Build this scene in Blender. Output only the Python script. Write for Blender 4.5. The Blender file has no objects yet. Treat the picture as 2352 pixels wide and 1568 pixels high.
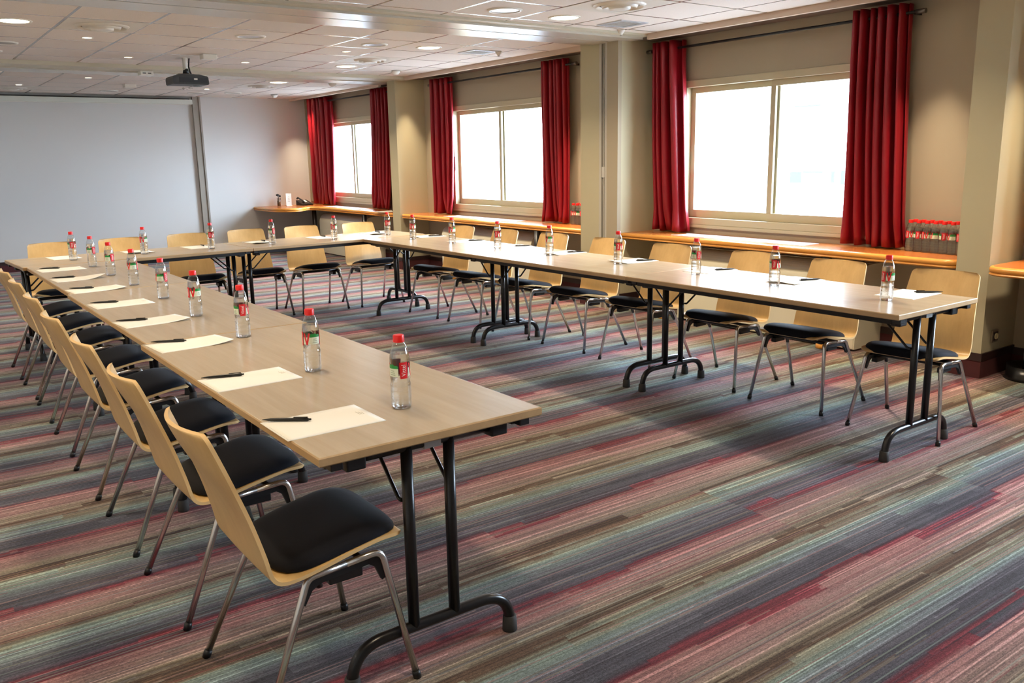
import bpy, bmesh, math, random
from mathutils import Vector, Matrix
random.seed(7)
SC = bpy.context.scene
COL = SC.collection
PI = math.pi

# ------------------------------------------------------------------ camera, world, exposure
cam_d = bpy.data.cameras.new('camera')
cam = bpy.data.objects.new('camera', cam_d)
COL.objects.link(cam)
cam_d.sensor_width = 36.0
cam_d.lens = 1974.47 / 2352 * 36.0
cam_d.clip_start = 0.05
cam_d.clip_end = 200
rv = Vector((-0.19818984, 0.08470003, -0.62551266))
R0 = Matrix(((1, 0, 0), (0, 0, -1), (0, 1, 0)))          # looking along +y
Rw = R0 @ Matrix.Rotation(rv.length, 3, rv.normalized()).transposed()
right, down, fwd = Rw[0], Rw[1], Rw[2]
M = Matrix((right, -Vector(down), -Vector(fwd))).transposed().to_4x4()
M.translation = Vector((-0.7966, -1.9629, 1.4776))
cam.matrix_world = M
SC.camera = cam

SC.view_settings.view_transform = 'Standard'
SC.view_settings.look = 'None'
SC.view_settings.gamma = 1.0
SC.view_settings.use_curve_mapping = False
SC.view_settings.exposure = 0.12
SC.cycles.use_denoising = True
SC.cycles.max_bounces = 10
SC.cycles.diffuse_bounces = 5
SC.cycles.glossy_bounces = 4
SC.cycles.transmission_bounces = 8
SC.cycles.transparent_max_bounces = 48
SC.cycles.sample_clamp_indirect = 6.0
SC.cycles.caustics_refractive = False
SC.cycles.caustics_reflective = False

SKY, GROUND = 42.0, 20.0
world = bpy.data.worlds.new('World')
SC.world = world
world.use_nodes = True
nt = world.node_tree
bg = nt.nodes['Background']
tc = nt.nodes.new('ShaderNodeTexCoord')
sx = nt.nodes.new('ShaderNodeSeparateXYZ')
rp = nt.nodes.new('ShaderNodeValToRGB')
nt.links.new(tc.outputs['Generated'], sx.inputs[0])
mr = nt.nodes.new('ShaderNodeMapRange')
mr.inputs['From Min'].default_value = -0.15
mr.inputs['From Max'].default_value = 0.15
nt.links.new(sx.outputs['Z'], mr.inputs['Value'])
nt.links.new(mr.outputs['Result'], rp.inputs['Fac'])
rp.color_ramp.elements[0].color = (GROUND * .84, GROUND * .97, GROUND * 1.14, 1)
rp.color_ramp.elements[1].color = (SKY * .79, SKY * 0.95, SKY * 1.2, 1)
nt.links.new(rp.outputs['Color'], bg.inputs['Color'])
bg.inputs['Strength'].default_value = 1.0

WX = 5.32                                                   # window wall plane
WINDOWS = [(-2.2, -0.30), (1.74, 3.74), (5.63, 7.73), (9.66, 11.70)]   # y ranges
WZ0, WZ1 = 0.835, 2.125
for k, (a, b) in enumerate(WINDOWS):                        # portals that guide the sky's light
    ld = bpy.data.lights.new('window_portal', 'AREA')
    ld.shape = 'RECTANGLE'
    ld.size = WZ1 - WZ0
    ld.size_y = b - a
    ld.cycles.is_portal = True
    lo = bpy.data.objects.new('window_portal', ld)
    lo.location = (WX + 0.42, (a + b) / 2, (WZ0 + WZ1) / 2)
    lo.rotation_euler = (0, PI / 2, 0)
    COL.objects.link(lo)

# ------------------------------------------------------------------ materials
def s2l(c):
    c = c / 255.0
    return c / 12.92 if c <= 0.04045 else ((c + 0.055) / 1.055) ** 2.4
def rgb(r, g, b):
    return (s2l(r), s2l(g), s2l(b), 1)
MATS = {}
def mat(name, col, rough=0.5, metal=0.0, spec=0.5, **kw):
    if name in MATS:
        return MATS[name]
    m = bpy.data.materials.new(name)
    m.use_nodes = True
    p = m.node_tree.nodes['Principled BSDF']
    p.inputs['Base Color'].default_value = col
    p.inputs['Roughness'].default_value = rough
    p.inputs['Metallic'].default_value = metal
    p.inputs['Specular IOR Level'].default_value = spec
    for k, v in kw.items():
        p.inputs[k].default_value = v
    MATS[name] = m
    return m
class NT:
    def __init__(s, m):
        s.t = m.node_tree; s.p = s.t.nodes.get('Principled BSDF')
    def n(s, typ, **kw):
        d = s.t.nodes.new(typ)
        for k, v in kw.items():
            if k.startswith('i_'):
                d.inputs[k[2:].replace('_', ' ')].default_value = v
            else:
                setattr(d, k, v)
        return d
    def l(s, a, b):
        s.t.links.new(a, b)
    def math(s, op, a, b=None, c=None):
        d = s.t.nodes.new('ShaderNodeMath'); d.operation = op
        for i, v in enumerate((a, b, c)):
            if v is None: continue
            if isinstance(v, (int, float)): d.inputs[i].default_value = v
            else: s.l(v, d.inputs[i])
        return d.outputs[0]
    def mix(s, f, a, b, mode='MIX'):
        d = s.t.nodes.new('ShaderNodeMix'); d.data_type = 'RGBA'; d.blend_type = mode
        for sock, v in ((d.inputs['Factor'], f), (d.inputs['A'], a), (d.inputs['B'], b)):
            if isinstance(v, (int, float)): sock.default_value = v
            elif isinstance(v, tuple): sock.default_value = v
            else: s.l(v, sock)
        return d.outputs['Result']
    def ramp(s, f, stops, interp='LINEAR'):
        d = s.t.nodes.new('ShaderNodeValToRGB'); e = d.color_ramp.elements
        d.color_ramp.interpolation = interp
        while len(e) < len(stops): e.new(0.5)
        for i, (p, c) in enumerate(stops):
            e[i].position = p; e[i].color = c
        s.l(f, d.inputs['Fac'])
        return d.outputs['Color']

def wood(name, c1, c2, scale, rough, axis='x', spec=0.5, coat=0.0, bump=0.0):
    """grain running along the given object axis"""
    if name in MATS: return MATS[name]
    m = mat(name, c1, rough, spec=spec)
    q = NT(m)
    t = q.n('ShaderNodeTexCoord'); mp = q.n('ShaderNodeMapping')
    sc = {'x': (0.06, 1, 1), 'y': (1, 0.06, 1), 'z': (1, 1, 0.06)}[axis]
    mp.inputs['Scale'].default_value = tuple(a * scale for a in sc)
    q.l(t.outputs['Object'], mp.inputs['Vector'])
    n1 = q.n('ShaderNodeTexNoise', i_Scale=1.0, i_Detail=6.0, i_Roughness=0.65, i_Distortion=0.4)
    q.l(mp.outputs[0], n1.inputs['Vector'])
    n2 = q.n('ShaderNodeTexNoise', i_Scale=5.0, i_Detail=4.0, i_Roughness=0.7)
    q.l(mp.outputs[0], n2.inputs['Vector'])
    f = q.math('ADD', q.math('MULTIPLY', n1.outputs['Fac'], 0.7), q.math('MULTIPLY', n2.outputs['Fac'], 0.3))
    q.l(q.ramp(f, [(0.30, c2), (0.68, c1)]), q.p.inputs['Base Color'])
    q.p.inputs['Coat Weight'].default_value = coat
    q.p.inputs['Coat Roughness'].default_value = 0.12
    return m

def plaster(name, c, rough=0.75, spec=0.25, bump=0.15, scale=320.0):
    if name in MATS: return MATS[name]
    m = mat(name, c, rough, spec=spec)
    q = NT(m)
    t = q.n('ShaderNodeTexCoord')
    n = q.n('ShaderNodeTexNoise', i_Scale=scale, i_Detail=2.0)
    q.l(t.outputs['Object'], n.inputs['Vector'])
    b = q.n('ShaderNodeBump', i_Strength=bump, i_Distance=0.002)
    q.l(n.outputs['Fac'], b.inputs['Height'])
    q.l(b.outputs[0], q.p.inputs['Normal'])
    return m

M_top = wood('table_laminate', rgb(188, 172, 146), rgb(168, 150, 122), 9.0, 0.26, 'x', spec=0.95)
M_edge = wood('table_edge', rgb(188, 158, 116), rgb(168, 138, 98), 9.0, 0.4, 'x')
M_ply = wood('beech_ply', rgb(220, 184, 124), rgb(200, 162, 104), 11.0, 0.34, 'z', spec=0.5)
M_shelf = wood('shelf_veneer', rgb(182, 110, 52), rgb(158, 88, 38), 8.0, 0.22, 'y', spec=0.5)
M_bull = wood('shelf_edge_wood', rgb(218, 152, 68), rgb(200, 132, 52), 8.0, 0.25, 'y', spec=0.5)
M_black = mat('black_steel', rgb(18, 18, 20), 0.28, spec=0.5)
M_plast = mat('black_plastic', rgb(16, 16, 18), 0.42)
M_rubber = mat('grey_rubber', rgb(48, 47, 46), 0.7)
M_chrome = mat('chrome', (0.70, 0.69, 0.67, 1), 0.24, metal=1.0)
M_cush = mat('navy_upholstery', rgb(14, 16, 25), 0.8, spec=0.2, **{'Sheen Weight': 0.08, 'Sheen Roughness': 0.4})
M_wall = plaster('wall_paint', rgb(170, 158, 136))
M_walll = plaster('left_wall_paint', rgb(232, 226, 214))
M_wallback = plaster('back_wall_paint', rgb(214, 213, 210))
M_col = plaster('column_paint', rgb(186, 178, 148), 0.6)
M_dark = mat('recess_shadow_gap', rgb(30, 28, 26), 0.8)
M_alu = mat('window_aluminium', rgb(186, 176, 146), 0.35, spec=0.5)
M_board = mat('skirting_board', rgb(48, 28, 26), 0.45)
M_white = mat('white_plastic', rgb(225, 222, 212), 0.4)
M_grey = mat('grey_plastic', rgb(150, 146, 138), 0.5)
M_beamc = mat('beam_lacquer', rgb(196, 190, 176), 0.27, spec=0.5)
M_beamy = mat('beam_edge_paint', rgb(190, 181, 158), 0.5)
M_trim = mat('soffit_paint', rgb(205, 184, 165), 0.7)
M_fc = mat('fan_coil_enamel', rgb(230, 225, 202), 0.35)
M_fctop = mat('fan_coil_grey', rgb(196, 193, 190), 0.35)
M_paper = mat('paper', rgb(242, 241, 232), 0.6, spec=0.3)
M_ink = mat('grey_print', rgb(190, 186, 172), 0.7)
M_pen = mat('pen_black', rgb(10, 10, 11), 0.3)
M_red = mat('red_cap', rgb(226, 28, 22), 0.35, **{'Subsurface Weight': 0.0})
M_lred = mat('label_red', rgb(214, 30, 40), 0.4)
M_lgreen = mat('label_green', rgb(30, 140, 62), 0.4)
M_lcream = mat('label_cream', rgb(226, 234, 214), 0.4)
M_lwhite = mat('label_white', rgb(250, 240, 238), 0.4)
M_grille = mat('grille_aluminium', rgb(214, 220, 228), 0.25, metal=0.3)

def emis(name, c, s):
    if name in MATS: return MATS[name]
    m = bpy.data.materials.new(name); m.use_nodes = True
    t = m.node_tree; t.nodes.clear()
    e = t.nodes.new('ShaderNodeEmission'); o = t.nodes.new('ShaderNodeOutputMaterial')
    e.inputs['Color'].default_value = c; e.inputs['Strength'].default_value = s
    t.links.new(e.outputs[0], o.inputs['Surface'])
    MATS[name] = m
    return m
M_lamp = emis('lamp_glow', (1.0, 0.86, 0.6, 1), 9.0)
M_halo = emis('halogen_glow', (1.0, 0.84, 0.6, 1), 14.0)

def clear(name, tint, gloss_rough, refl, refr=0.0, ior=1.33, power=4.0):
    m = bpy.data.materials.new(name); m.use_nodes = True
    t = m.node_tree; t.nodes.clear()
    o = t.nodes.new('ShaderNodeOutputMaterial')
    tr = t.nodes.new('ShaderNodeBsdfTransparent'); tr.inputs['Color'].default_value = tint
    gl = t.nodes.new('ShaderNodeBsdfGlossy'); gl.inputs['Roughness'].default_value = gloss_rough
    lw = t.nodes.new('ShaderNodeLayerWeight'); lw.inputs['Blend'].default_value = 0.5
    pw = t.nodes.new('ShaderNodeMath'); pw.operation = 'POWER'; pw.inputs[1].default_value = power
    ml = t.nodes.new('ShaderNodeMath'); ml.operation = 'MULTIPLY_ADD'; ml.inputs[1].default_value = refl[1]; ml.inputs[2].default_value = refl[0]
    mx = t.nodes.new('ShaderNodeMixShader')
    t.links.new(lw.outputs['Facing'], pw.inputs[0]); t.links.new(pw.outputs[0], ml.inputs[0]); t.links.new(ml.outputs[0], mx.inputs[0])
    base = tr.outputs[0]
    if refr > 0:
        rf = t.nodes.new('ShaderNodeBsdfRefraction'); rf.inputs['IOR'].default_value = ior
        rf.inputs['Color'].default_value = tint
        rf.inputs['Roughness'].default_value = 0.0
        m2 = t.nodes.new('ShaderNodeMixShader'); m2.inputs[0].default_value = refr
        t.links.new(tr.outputs[0], m2.inputs[1]); t.links.new(rf.outputs[0], m2.inputs[2])
        base = m2.outputs[0]
    t.links.new(base, mx.inputs[1]); t.links.new(gl.outputs[0], mx.inputs[2])
    t.links.new(mx.outputs[0], o.inputs['Surface'])
    MATS[name] = m
    return m
M_glass = clear('window_glass', (0.96, 0.98, 0.97, 1), 0.0, (.04, .5))
M_pet = clear('clear_pet', (0.975, 0.985, 0.988, 1), 0.06, (.07, .9), power=2.6)
M_water = clear('water', (0.985, 0.992, 0.995, 1), 0.02, (.03, .6), refr=0.65, power=3.0)

# satin red curtain: diffuse + some light coming through
def curtain_mat():
    m = mat('red_satin', rgb(140, 12, 26), 0.42, spec=0.45, **{'Sheen Weight': 0.05, 'Sheen Roughness': 0.35})
    q = NT(m)
    q.p.inputs['Sheen Tint'].default_value = (1, .35, .4, 1)
    tl = q.n('ShaderNodeBsdfTranslucent'); tl.inputs['Color'].default_value = rgb(190, 18, 34)
    mx = q.n('ShaderNodeMixShader'); mx.inputs[0].default_value = 0.08
    out = [n for n in q.t.nodes if n.type == 'OUTPUT_MATERIAL'][0]
    q.l(q.p.outputs[0], mx.inputs[1]); q.l(tl.outputs[0], mx.inputs[2]); q.l(mx.outputs[0], out.inputs['Surface'])
    t = q.n('ShaderNodeTexCoord'); mp = q.n('ShaderNodeMapping'); mp.inputs['Scale'].default_value = (60, 60, 900)
    n = q.n('ShaderNodeTexNoise', i_Scale=1.0, i_Detail=2.0)
    q.l(t.outputs['Object'], mp.inputs['Vector']); q.l(mp.outputs[0], n.inputs['Vector'])
    b = q.n('ShaderNodeBump', i_Strength=0.12, i_Distance=0.001)
    q.l(n.outputs['Fac'], b.inputs['Height']); q.l(b.outputs[0], q.p.inputs['Normal'])
    return m
M_curtain = curtain_mat()

# striped carpet: colour bands across y, 0.52 m repeat, broken into shifted lengths along x
def carpet_mat(name='striped_carpet', vertical=False):
    m = mat(name, (0.2, 0.2, 0.2, 1), 0.95, spec=0.1)
    q = NT(m)
    t = q.n('ShaderNodeTexCoord'); s = q.n('ShaderNodeSeparateXYZ')
    q.l(t.outputs['Object'], s.inputs[0])
    X, Y = s.outputs['X'], s.outputs['Y']
    def white2(a, b):
        c = q.n('ShaderNodeCombineXYZ'); q.l(a, c.inputs[0]); q.l(b, c.inputs[1])
        w = q.n('ShaderNodeTexWhiteNoise'); w.noise_dimensions = '2D'; q.l(c.outputs[0], w.inputs['Vector'])
        return w.outputs['Value']
    def rowcell(h, L, seed):
        r = q.math('FLOOR', q.math('MULTIPLY', Y, 1.0 / h))
        c0 = q.n('ShaderNodeTexWhiteNoise'); c0.noise_dimensions = '1D'
        q.l(q.math('ADD', r, seed), c0.inputs['W'])
        cx = q.math('FLOOR', q.math('ADD', q.math('MULTIPLY', X, 1.0 / L), q.math('MULTIPLY', c0.outputs['Value'], 7.0)))
        return white2(cx, r), r
    j1, _ = rowcell(0.043, 0.62, 3.3)
    j2, _ = rowcell(0.021, 0.38, 8.1)
    j3, _ = rowcell(0.0085, 0.9, 1.7)
    big = white2(q.math('FLOOR', q.math('MULTIPLY', X, 1.0)), q.math('FLOOR', q.math('MULTIPLY', Y, 2.0)))
    ph = q.math('MULTIPLY', Y, 1.0 / 0.52)
    ph = q.math('ADD', ph, q.math('MULTIPLY', q.math('SUBTRACT', j1, 0.5), 0.10))
    ph = q.math('ADD', ph, q.math('MULTIPLY', q.math('SUBTRACT', j2, 0.5), 0.06))
    ph = q.math('ADD', ph, q.math('MULTIPLY', q.math('SUBTRACT', big, 0.5), 0.10))
    fr = q.math('FRACT', q.math('ADD', ph, 0.62))
    # going away from the lens (+y): coral, mauve-tan, olive, brown, sage, teal-grey, slate, charcoal, dark red
    pal = [(0.00, (104, 40, 50)), (0.035, (118, 52, 60)), (0.07, (148, 104, 102)), (0.20, (146, 116, 112)),
           (0.30, (136, 118, 108)), (0.38, (132, 122, 104)), (0.43, (76, 60, 48)), (0.49, (96, 76, 60)), (0.53, (130, 128, 110)),
           (0.61, (126, 142, 132)), (0.69, (112, 124, 126)), (0.77, (98, 98, 106)), (0.84, (72, 70, 78)), (0.92, (84, 84, 92)), (0.97, (78, 64, 74))]
    # run the list backwards so that coral lies on the near side of each dark red line
    stops = [(0.0, rgb(*pal[0][1]))] + [(1 - p, rgb(*c)) for p, c in reversed(pal[1:])]
    base = q.ramp(fr, stops)
    # single yarn rows: lighter and darker lines, and the speckle of the loops
    yr = q.math('FLOOR', q.math('MULTIPLY', Y, 1.0 / 0.0052))
    c0 = q.n('ShaderNodeTexWhiteNoise'); c0.noise_dimensions = '1D'; q.l(yr, c0.inputs['W'])
    cx = q.math('FLOOR', q.math('ADD', q.math('MULTIPLY', X, 0.85), q.math('MULTIPLY', c0.outputs['Value'], 9.0)))
    w = white2(cx, yr)
    val = q.math('ADD', 0.58, q.math('MULTIPLY', w, 0.56))
    val = q.math('ADD', val, q.math('MULTIPLY', q.math('GREATER_THAN', w, 0.90), 0.5))
    val = q.math('MULTIPLY', val, q.math('ADD', 0.85, q.math('MULTIPLY', j3, 0.3)))
    lp = white2(q.math('FLOOR', q.math('MULTIPLY', X, 1.0 / 0.0058)), q.math('FLOOR', q.math('MULTIPLY', Y, 1.0 / 0.0026)))
    val = q.math('MULTIPLY', val, q.math('ADD', 0.70, q.math('MULTIPLY', lp, 0.6)))
    nz = q.n('ShaderNodeTexNoise', i_Scale=1.0, i_Detail=1.0)
    mp = q.n('ShaderNodeMapping'); mp.inputs['Scale'].default_value = (330, 240, 240)
    q.l(t.outputs['Object'], mp.inputs['Vector']); q.l(mp.outputs[0], nz.inputs['Vector'])
    cc = q.n('ShaderNodeCombineColor')
    for i in range(3): q.l(val, cc.inputs[i])
    col = q.mix(1.0, base, cc.outputs[0], 'MULTIPLY')
    # stray threads in a second colour
    st = q.math('GREATER_THAN', white2(q.math('ADD', cx, 41.0), yr), 0.84)
    alt = q.ramp(q.math('FRACT', q.math('ADD', fr, q.math('MULTIPLY', w, 0.8))), stops)
    col = q.mix(q.math('MULTIPLY', st, 0.5), col, alt)
    q.l(col, q.p.inputs['Base Color'])
    b = q.n('ShaderNodeBump', i_Strength=0.5, i_Distance=0.003)
    q.l(nz.outputs['Fac'], b.inputs['Height']); q.l(b.outputs[0], q.p.inputs['Normal'])
    q.p.inputs['Sheen Weight'].default_value = 0.08
    return m
M_carpet = carpet_mat()

def tile_mat(name, x0, dx, y0, dy, c=(224, 215, 206)):
    m = mat(name, rgb(*c), 0.85, spec=0.15)
    q = NT(m)
    t = q.n('ShaderNodeTexCoord'); s = q.n('ShaderNodeSeparateXYZ'); q.l(t.outputs['Object'], s.inputs[0])
    def line(a, o, d, hw):
        u = q.math('MULTIPLY', q.math('SUBTRACT', a, o), 1.0 / d)
        fr = q.math('ABSOLUTE', q.math('SUBTRACT', u, q.math('ROUND', u)))
        return q.math('LESS_THAN', fr, hw / d), q.math('ROUND', u), u
    lx, _, ux = line(s.outputs['X'], x0, dx, 0.011)
    ly, _, uy = line(s.outputs['Y'], y0, dy, 0.011)
    ln = q.math('MAXIMUM', lx, ly)
    cx = q.n('ShaderNodeCombineXYZ'); q.l(q.math('FLOOR', ux), cx.inputs[0]); q.l(q.math('FLOOR', uy), cx.inputs[1])
    wn = q.n('ShaderNodeTexWhiteNoise'); wn.noise_dimensions = '2D'; q.l(cx.outputs[0], wn.inputs['Vector'])
    tcol = q.mix(wn.outputs['Value'], rgb(*c), rgb(c[0] - 7, c[1] - 8, c[2] - 10))
    n = q.n('ShaderNodeTexNoise', i_Scale=260.0, i_Detail=2.0); q.l(t.outputs['Object'], n.inputs['Vector'])
    tcol = q.mix(q.math('MULTIPLY', q.math('LESS_THAN', n.outputs['Fac'], 0.40), 0.25), tcol, rgb(150, 135, 120))
    q.l(q.mix(ln, tcol, rgb(128, 110, 96)), q.p.inputs['Base Color'])
    q.l(q.math('SUBTRACT', 0.85, q.math('MULTIPLY', ln, 0.62)), q.p.inputs['Roughness'])
    q.l(q.math('ADD', 0.12, q.math('MULTIPLY', ln, 0.5)), q.p.inputs['Specular IOR Level'])
    return m

# ------------------------------------------------------------------ mesh helpers
def box(bm, x0, x1, y0, y1, z0, z1, mi=0, bev=0.0):
    vs = [bm.verts.new((x, y, z)) for x in (x0, x1) for y in (y0, y1) for z in (z0, z1)]
    fs = [bm.faces.new([vs[i] for i in f]) for f in ((0, 1, 3, 2), (4, 6, 7, 5), (0, 4, 5, 1), (2, 3, 7, 6), (0, 2, 6, 4), (1, 5, 7, 3))]
    for f in fs: f.material_index = mi
    if bev > 0:
        es = list({e for f in fs for e in f.edges})
        r = bmesh.ops.bevel(bm, geom=es, offset=bev, segments=2, affect='EDGES', profile=0.5)
        for f in r['faces']: f.material_index = mi
    return fs

def fillet(pts, r, n=6):
    P = [Vector(p) for p in pts]
    out = [P[0]]
    for i in range(1, len(P) - 1):
        a, b, c = P[i - 1], P[i], P[i + 1]
        d1, d2 = (a - b), (c - b)
        l1, l2 = d1.length, d2.length
        d1.normalize(); d2.normalize()
        ang = d1.angle(d2)
        k1 = .96 if i == 1 else .48; k2 = .96 if i == len(P) - 2 else .48
        rr = min(r / math.tan(ang / 2), k1 * l1, k2 * l2)
        p0, p2 = b + d1 * rr, b + d2 * rr
        for k in range(n + 1):
            t = k / n
            out.append(p0 * (1 - t) ** 2 + b * 2 * t * (1 - t) + p2 * t * t)
    out.append(P[-1])
    return out

def tube(bm, pts, r, seg=10, cap=True, mi=0):
    P = [Vector(p) for p in pts]
    n = len(P)
    T = []
    for i in range(n):
        t = (P[min(i + 1, n - 1)] - P[max(i - 1, 0)])
        T.append(t.normalized())
    ref = Vector((0, 0, 1)) if abs(T[0].z) < 0.9 else Vector((1, 0, 0))
    N = (ref - T[0] * ref.dot(T[0])).normalized()
    rings = []
    for i in range(n):
        N = (N - T[i] * N.dot(T[i])).normalized()
        Bv = T[i].cross(N)
        rad = r[i] if isinstance(r, (list, tuple)) else r
        rings.append([bm.verts.new(P[i] + (N * math.cos(2 * PI * k / seg) + Bv * math.sin(2 * PI * k / seg)) * rad) for k in range(seg)])
    for i in range(n - 1):
        for k in range(seg):
            f = bm.faces.new((rings[i][k], rings[i][(k + 1) % seg], rings[i + 1][(k + 1) % seg], rings[i + 1][k]))
            f.smooth = True; f.material_index = mi
    if cap:
        for rg, fl in ((rings[0], True), (rings[-1], False)):
            f = bm.faces.new(rg[::-1] if fl else rg); f.material_index = mi
    return rings

def lathe(bm, prof, seg=24, cx=0, cy=0, mi=0, cap0=True, cap1=True, wob=None):
    rings = []
    for (r, z) in prof:
        rings.append([bm.verts.new((cx + r * math.cos(2 * PI * k / seg), cy + r * math.sin(2 * PI * k / seg), z)) for k in range(seg)])
    for i in range(len(prof) - 1):
        for k in range(seg):
            f = bm.faces.new((rings[i][k], rings[i][(k + 1) % seg], rings[i + 1][(k + 1) % seg], rings[i + 1][k]))
            f.smooth = True; f.material_index = mi
    if cap0:
        f = bm.faces.new(rings[0][::-1]); f.material_index = mi
    if cap1:
        f = bm.faces.new(rings[-1]); f.material_index = mi

def layers(bm, outline, levels, mi=None):
    """stack of a closed outline, each level (inset, z); caps both ends"""
    n = len(outline)
    O = [Vector((p[0], p[1])) for p in outline]
    nor = []
    for i in range(n):
        a, b, c = O[i - 1], O[i], O[(i + 1) % n]
        e1, e2 = (b - a).normalized(), (c - b).normalized()
        n1, n2 = Vector((-e1.y, e1.x)), Vector((-e2.y, e2.x))
        m = (n1 + n2)
        m = m / max(0.35, m.length_squared / 2) if m.length > 1e-6 else n1
        nor.append(m)
    rings = [[bm.verts.new((O[i].x + nor[i].x * d, O[i].y + nor[i].y * d, z)) for i in range(n)] for d, z in levels]
    for j in range(len(levels) - 1):
        for i in range(n):
            f = bm.faces.new((rings[j][i], rings[j][(i + 1) % n], rings[j + 1][(i + 1) % n], rings[j + 1][i]))
            if mi: f.material_index = mi[j]
            f.smooth = True
    f = bm.faces.new(rings[0][::-1]); f.material_index = mi[0] if mi else 0
    f = bm.faces.new(rings[-1])
    f.material_index = mi[-1] if mi else 0
    return rings

def arc(cx, cy, r, a0, a1, n=8):
    return [(cx + r * math.cos(math.radians(a0 + (a1 - a0) * k / n)), cy + r * math.sin(math.radians(a0 + (a1 - a0) * k / n))) for k in range(n + 1)]

def obj(name, bm, mats, parent=None, loc=None, sharp=None):
    bmesh.ops.recalc_face_normals(bm, faces=bm.faces[:])
    me = bpy.data.meshes.new(name)
    bm.to_mesh(me); bm.free()
    for m in (mats if isinstance(mats, (list, tuple)) else [mats]): me.materials.append(m)
    if sharp is not None:
        me.set_sharp_from_angle(angle=math.radians(sharp))
    o = bpy.data.objects.new(name, me); COL.objects.link(o)
    if parent is not None: o.parent = parent
    if loc is not None: o.location = loc
    return o
def thing(name, label, cat, loc=(0, 0, 0), rz=0.0, group=None):
    o = bpy.data.objects.new(name, None); COL.objects.link(o)
    o.empty_display_size = 0.05
    o.location = loc; o.rotation_euler = (0, 0, rz)
    return tag(o, label, cat, group)
def tag(o, label, cat, group=None):
    o['label'] = label; o['category'] = cat
    if group: o['group'] = group
    return o
def struct(o, label=None):
    o['kind'] = 'structure'
    if label: o['label'] = label
    return o
def clone(root, loc, rz, label, group=None):
    """a copy of a thing with copies of its parts and their sub-parts"""
    r = root.copy(); COL.objects.link(r)
    r.location = loc; r.rotation_euler = (0, 0, rz); r['label'] = label
    if group: r['group'] = group
    def kids(src, dst):
        for ch in list(src.children):
            c = ch.copy(); COL.objects.link(c); c.parent = dst
            c.matrix_parent_inverse = ch.matrix_parent_inverse.copy()
            kids(ch, c)
    kids(root, r)
    return r
def BM(): return bmesh.new()
ORD = ['first', 'second', 'third', 'fourth', 'fifth', 'sixth', 'seventh', 'eighth', 'ninth', 'tenth']

# ------------------------------------------------------------------ room shell
XL, YN, YB, HC = -1.9, -5.2, 12.2, 2.53
CX, C1, C2, C3 = 4.88, (0.67, 0.88), (4.09, 4.67), (8.41, 8.62)      # columns: room face and y ranges
bm = BM(); box(bm, XL, WX + .40, YN, YB + .2, -0.08, 0); struct(obj('floor', bm, M_carpet), 'striped carpet floor')
# window wall with four openings
bm = BM()
box(bm, WX, WX + .40, YN, YB + .2, 0, WZ0)
box(bm, WX, WX + .40, YN, YB + .2, WZ1, 2.75)
ys = [YN] + [v for w in WINDOWS for v in w] + [YB + .2]
for a, b in zip(ys[0::2], ys[1::2]): box(bm, WX, WX + .40, a, b, WZ0, WZ1)
struct(obj('wall_right', bm, M_wall), 'beige window wall')
bm = BM(); box(bm, XL, WX, YB, YB + .2, 0, 2.75); struct(obj('wall_back', bm, M_wallback), 'plain pale wall behind the far table')
bm = BM(); box(bm, XL - .2, XL, YN, YB + .2, 0, 2.75); struct(obj('wall_left', bm, M_walll))
bm = BM(); box(bm, XL - .2, WX + .40, YN - .2, YN, 0, 2.75); struct(obj('wall_front', bm, M_walll))

# ceiling: three tiled bays between two beams, plain strip along the windows
for nm, y0, y1, z, m in (('ceiling', YN, 3.84, HC, tile_mat('ceiling_tiles_near', 2.795, .602, 3.72, .59)), ('ceiling_2', 4.63, 8.27, HC, tile_mat('ceiling_tiles_mid', .491, .585, 5.251, .64)),
                         ('ceiling_3', 9.0, YB, 2.49, tile_mat('ceiling_tiles_far', .494, .585, 9.08, .64))):
    bm = BM(); box(bm, XL, 4.95, y0, y1, z, z + .05); struct(obj(nm, bm, m), 'suspended tile ceiling')
bm = BM()
box(bm, XL, WX, 3.84, 3.935, 2.512, 2.62, 1)
box(bm, XL, 4.99, 3.935, 4.175, 2.495, 2.62, 0)
box(bm, XL, 4.99, 4.175, 4.20, 2.52, 2.62, 2)
box(bm, XL, 4.99, 4.20, 4.46, 2.495, 2.62, 0)
box(bm, XL, 4.99, 4.46, 4.50, 2.505, 2.62, 1)
box(bm, XL, 4.99, 4.50, 4.63, 2.515, 2.62, 0)
struct(obj('trim_1', bm, [M_beamc, M_beamy, M_dark]), 'pale ceiling track band over the wide pillar')
bm = BM()
box(bm, XL, 4.99, 8.27, 8.62, 2.49, 2.62, 1)
box(bm, XL, 4.99, 8.62, 9.0, 2.478, 2.62, 0)
struct(obj('trim_2', bm, [M_beamc, M_beamy]), 'pale ceiling band over the far pillar')
bm = BM()
for a, b, z in ((YN, 3.84, 2.482), (4.63, 8.27, 2.482), (9.0, YB, 2.455)): box(bm, 4.95, 4.99, a, b, z, 2.62, 0)
struct(obj('trim_3', bm, M_trim), 'pale fascia board along the window side of the ceiling')
bm = BM(); box(bm, 4.99, WX, YN, YB, 2.51, 2.62); struct(obj('trim_4', bm, mat('recess_shade', rgb(112, 98, 86), .8)), 'ceiling over the curtain recess, coloured dark for its shade')  # dark colour stands in for the shade of the unlit recess
bm = BM(); box(bm, XL - .2, WX + .40, YN - .2, YB + .2, 2.70, 2.78); struct(obj('trim_5', bm, M_trim), 'slab above the ceiling')
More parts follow.
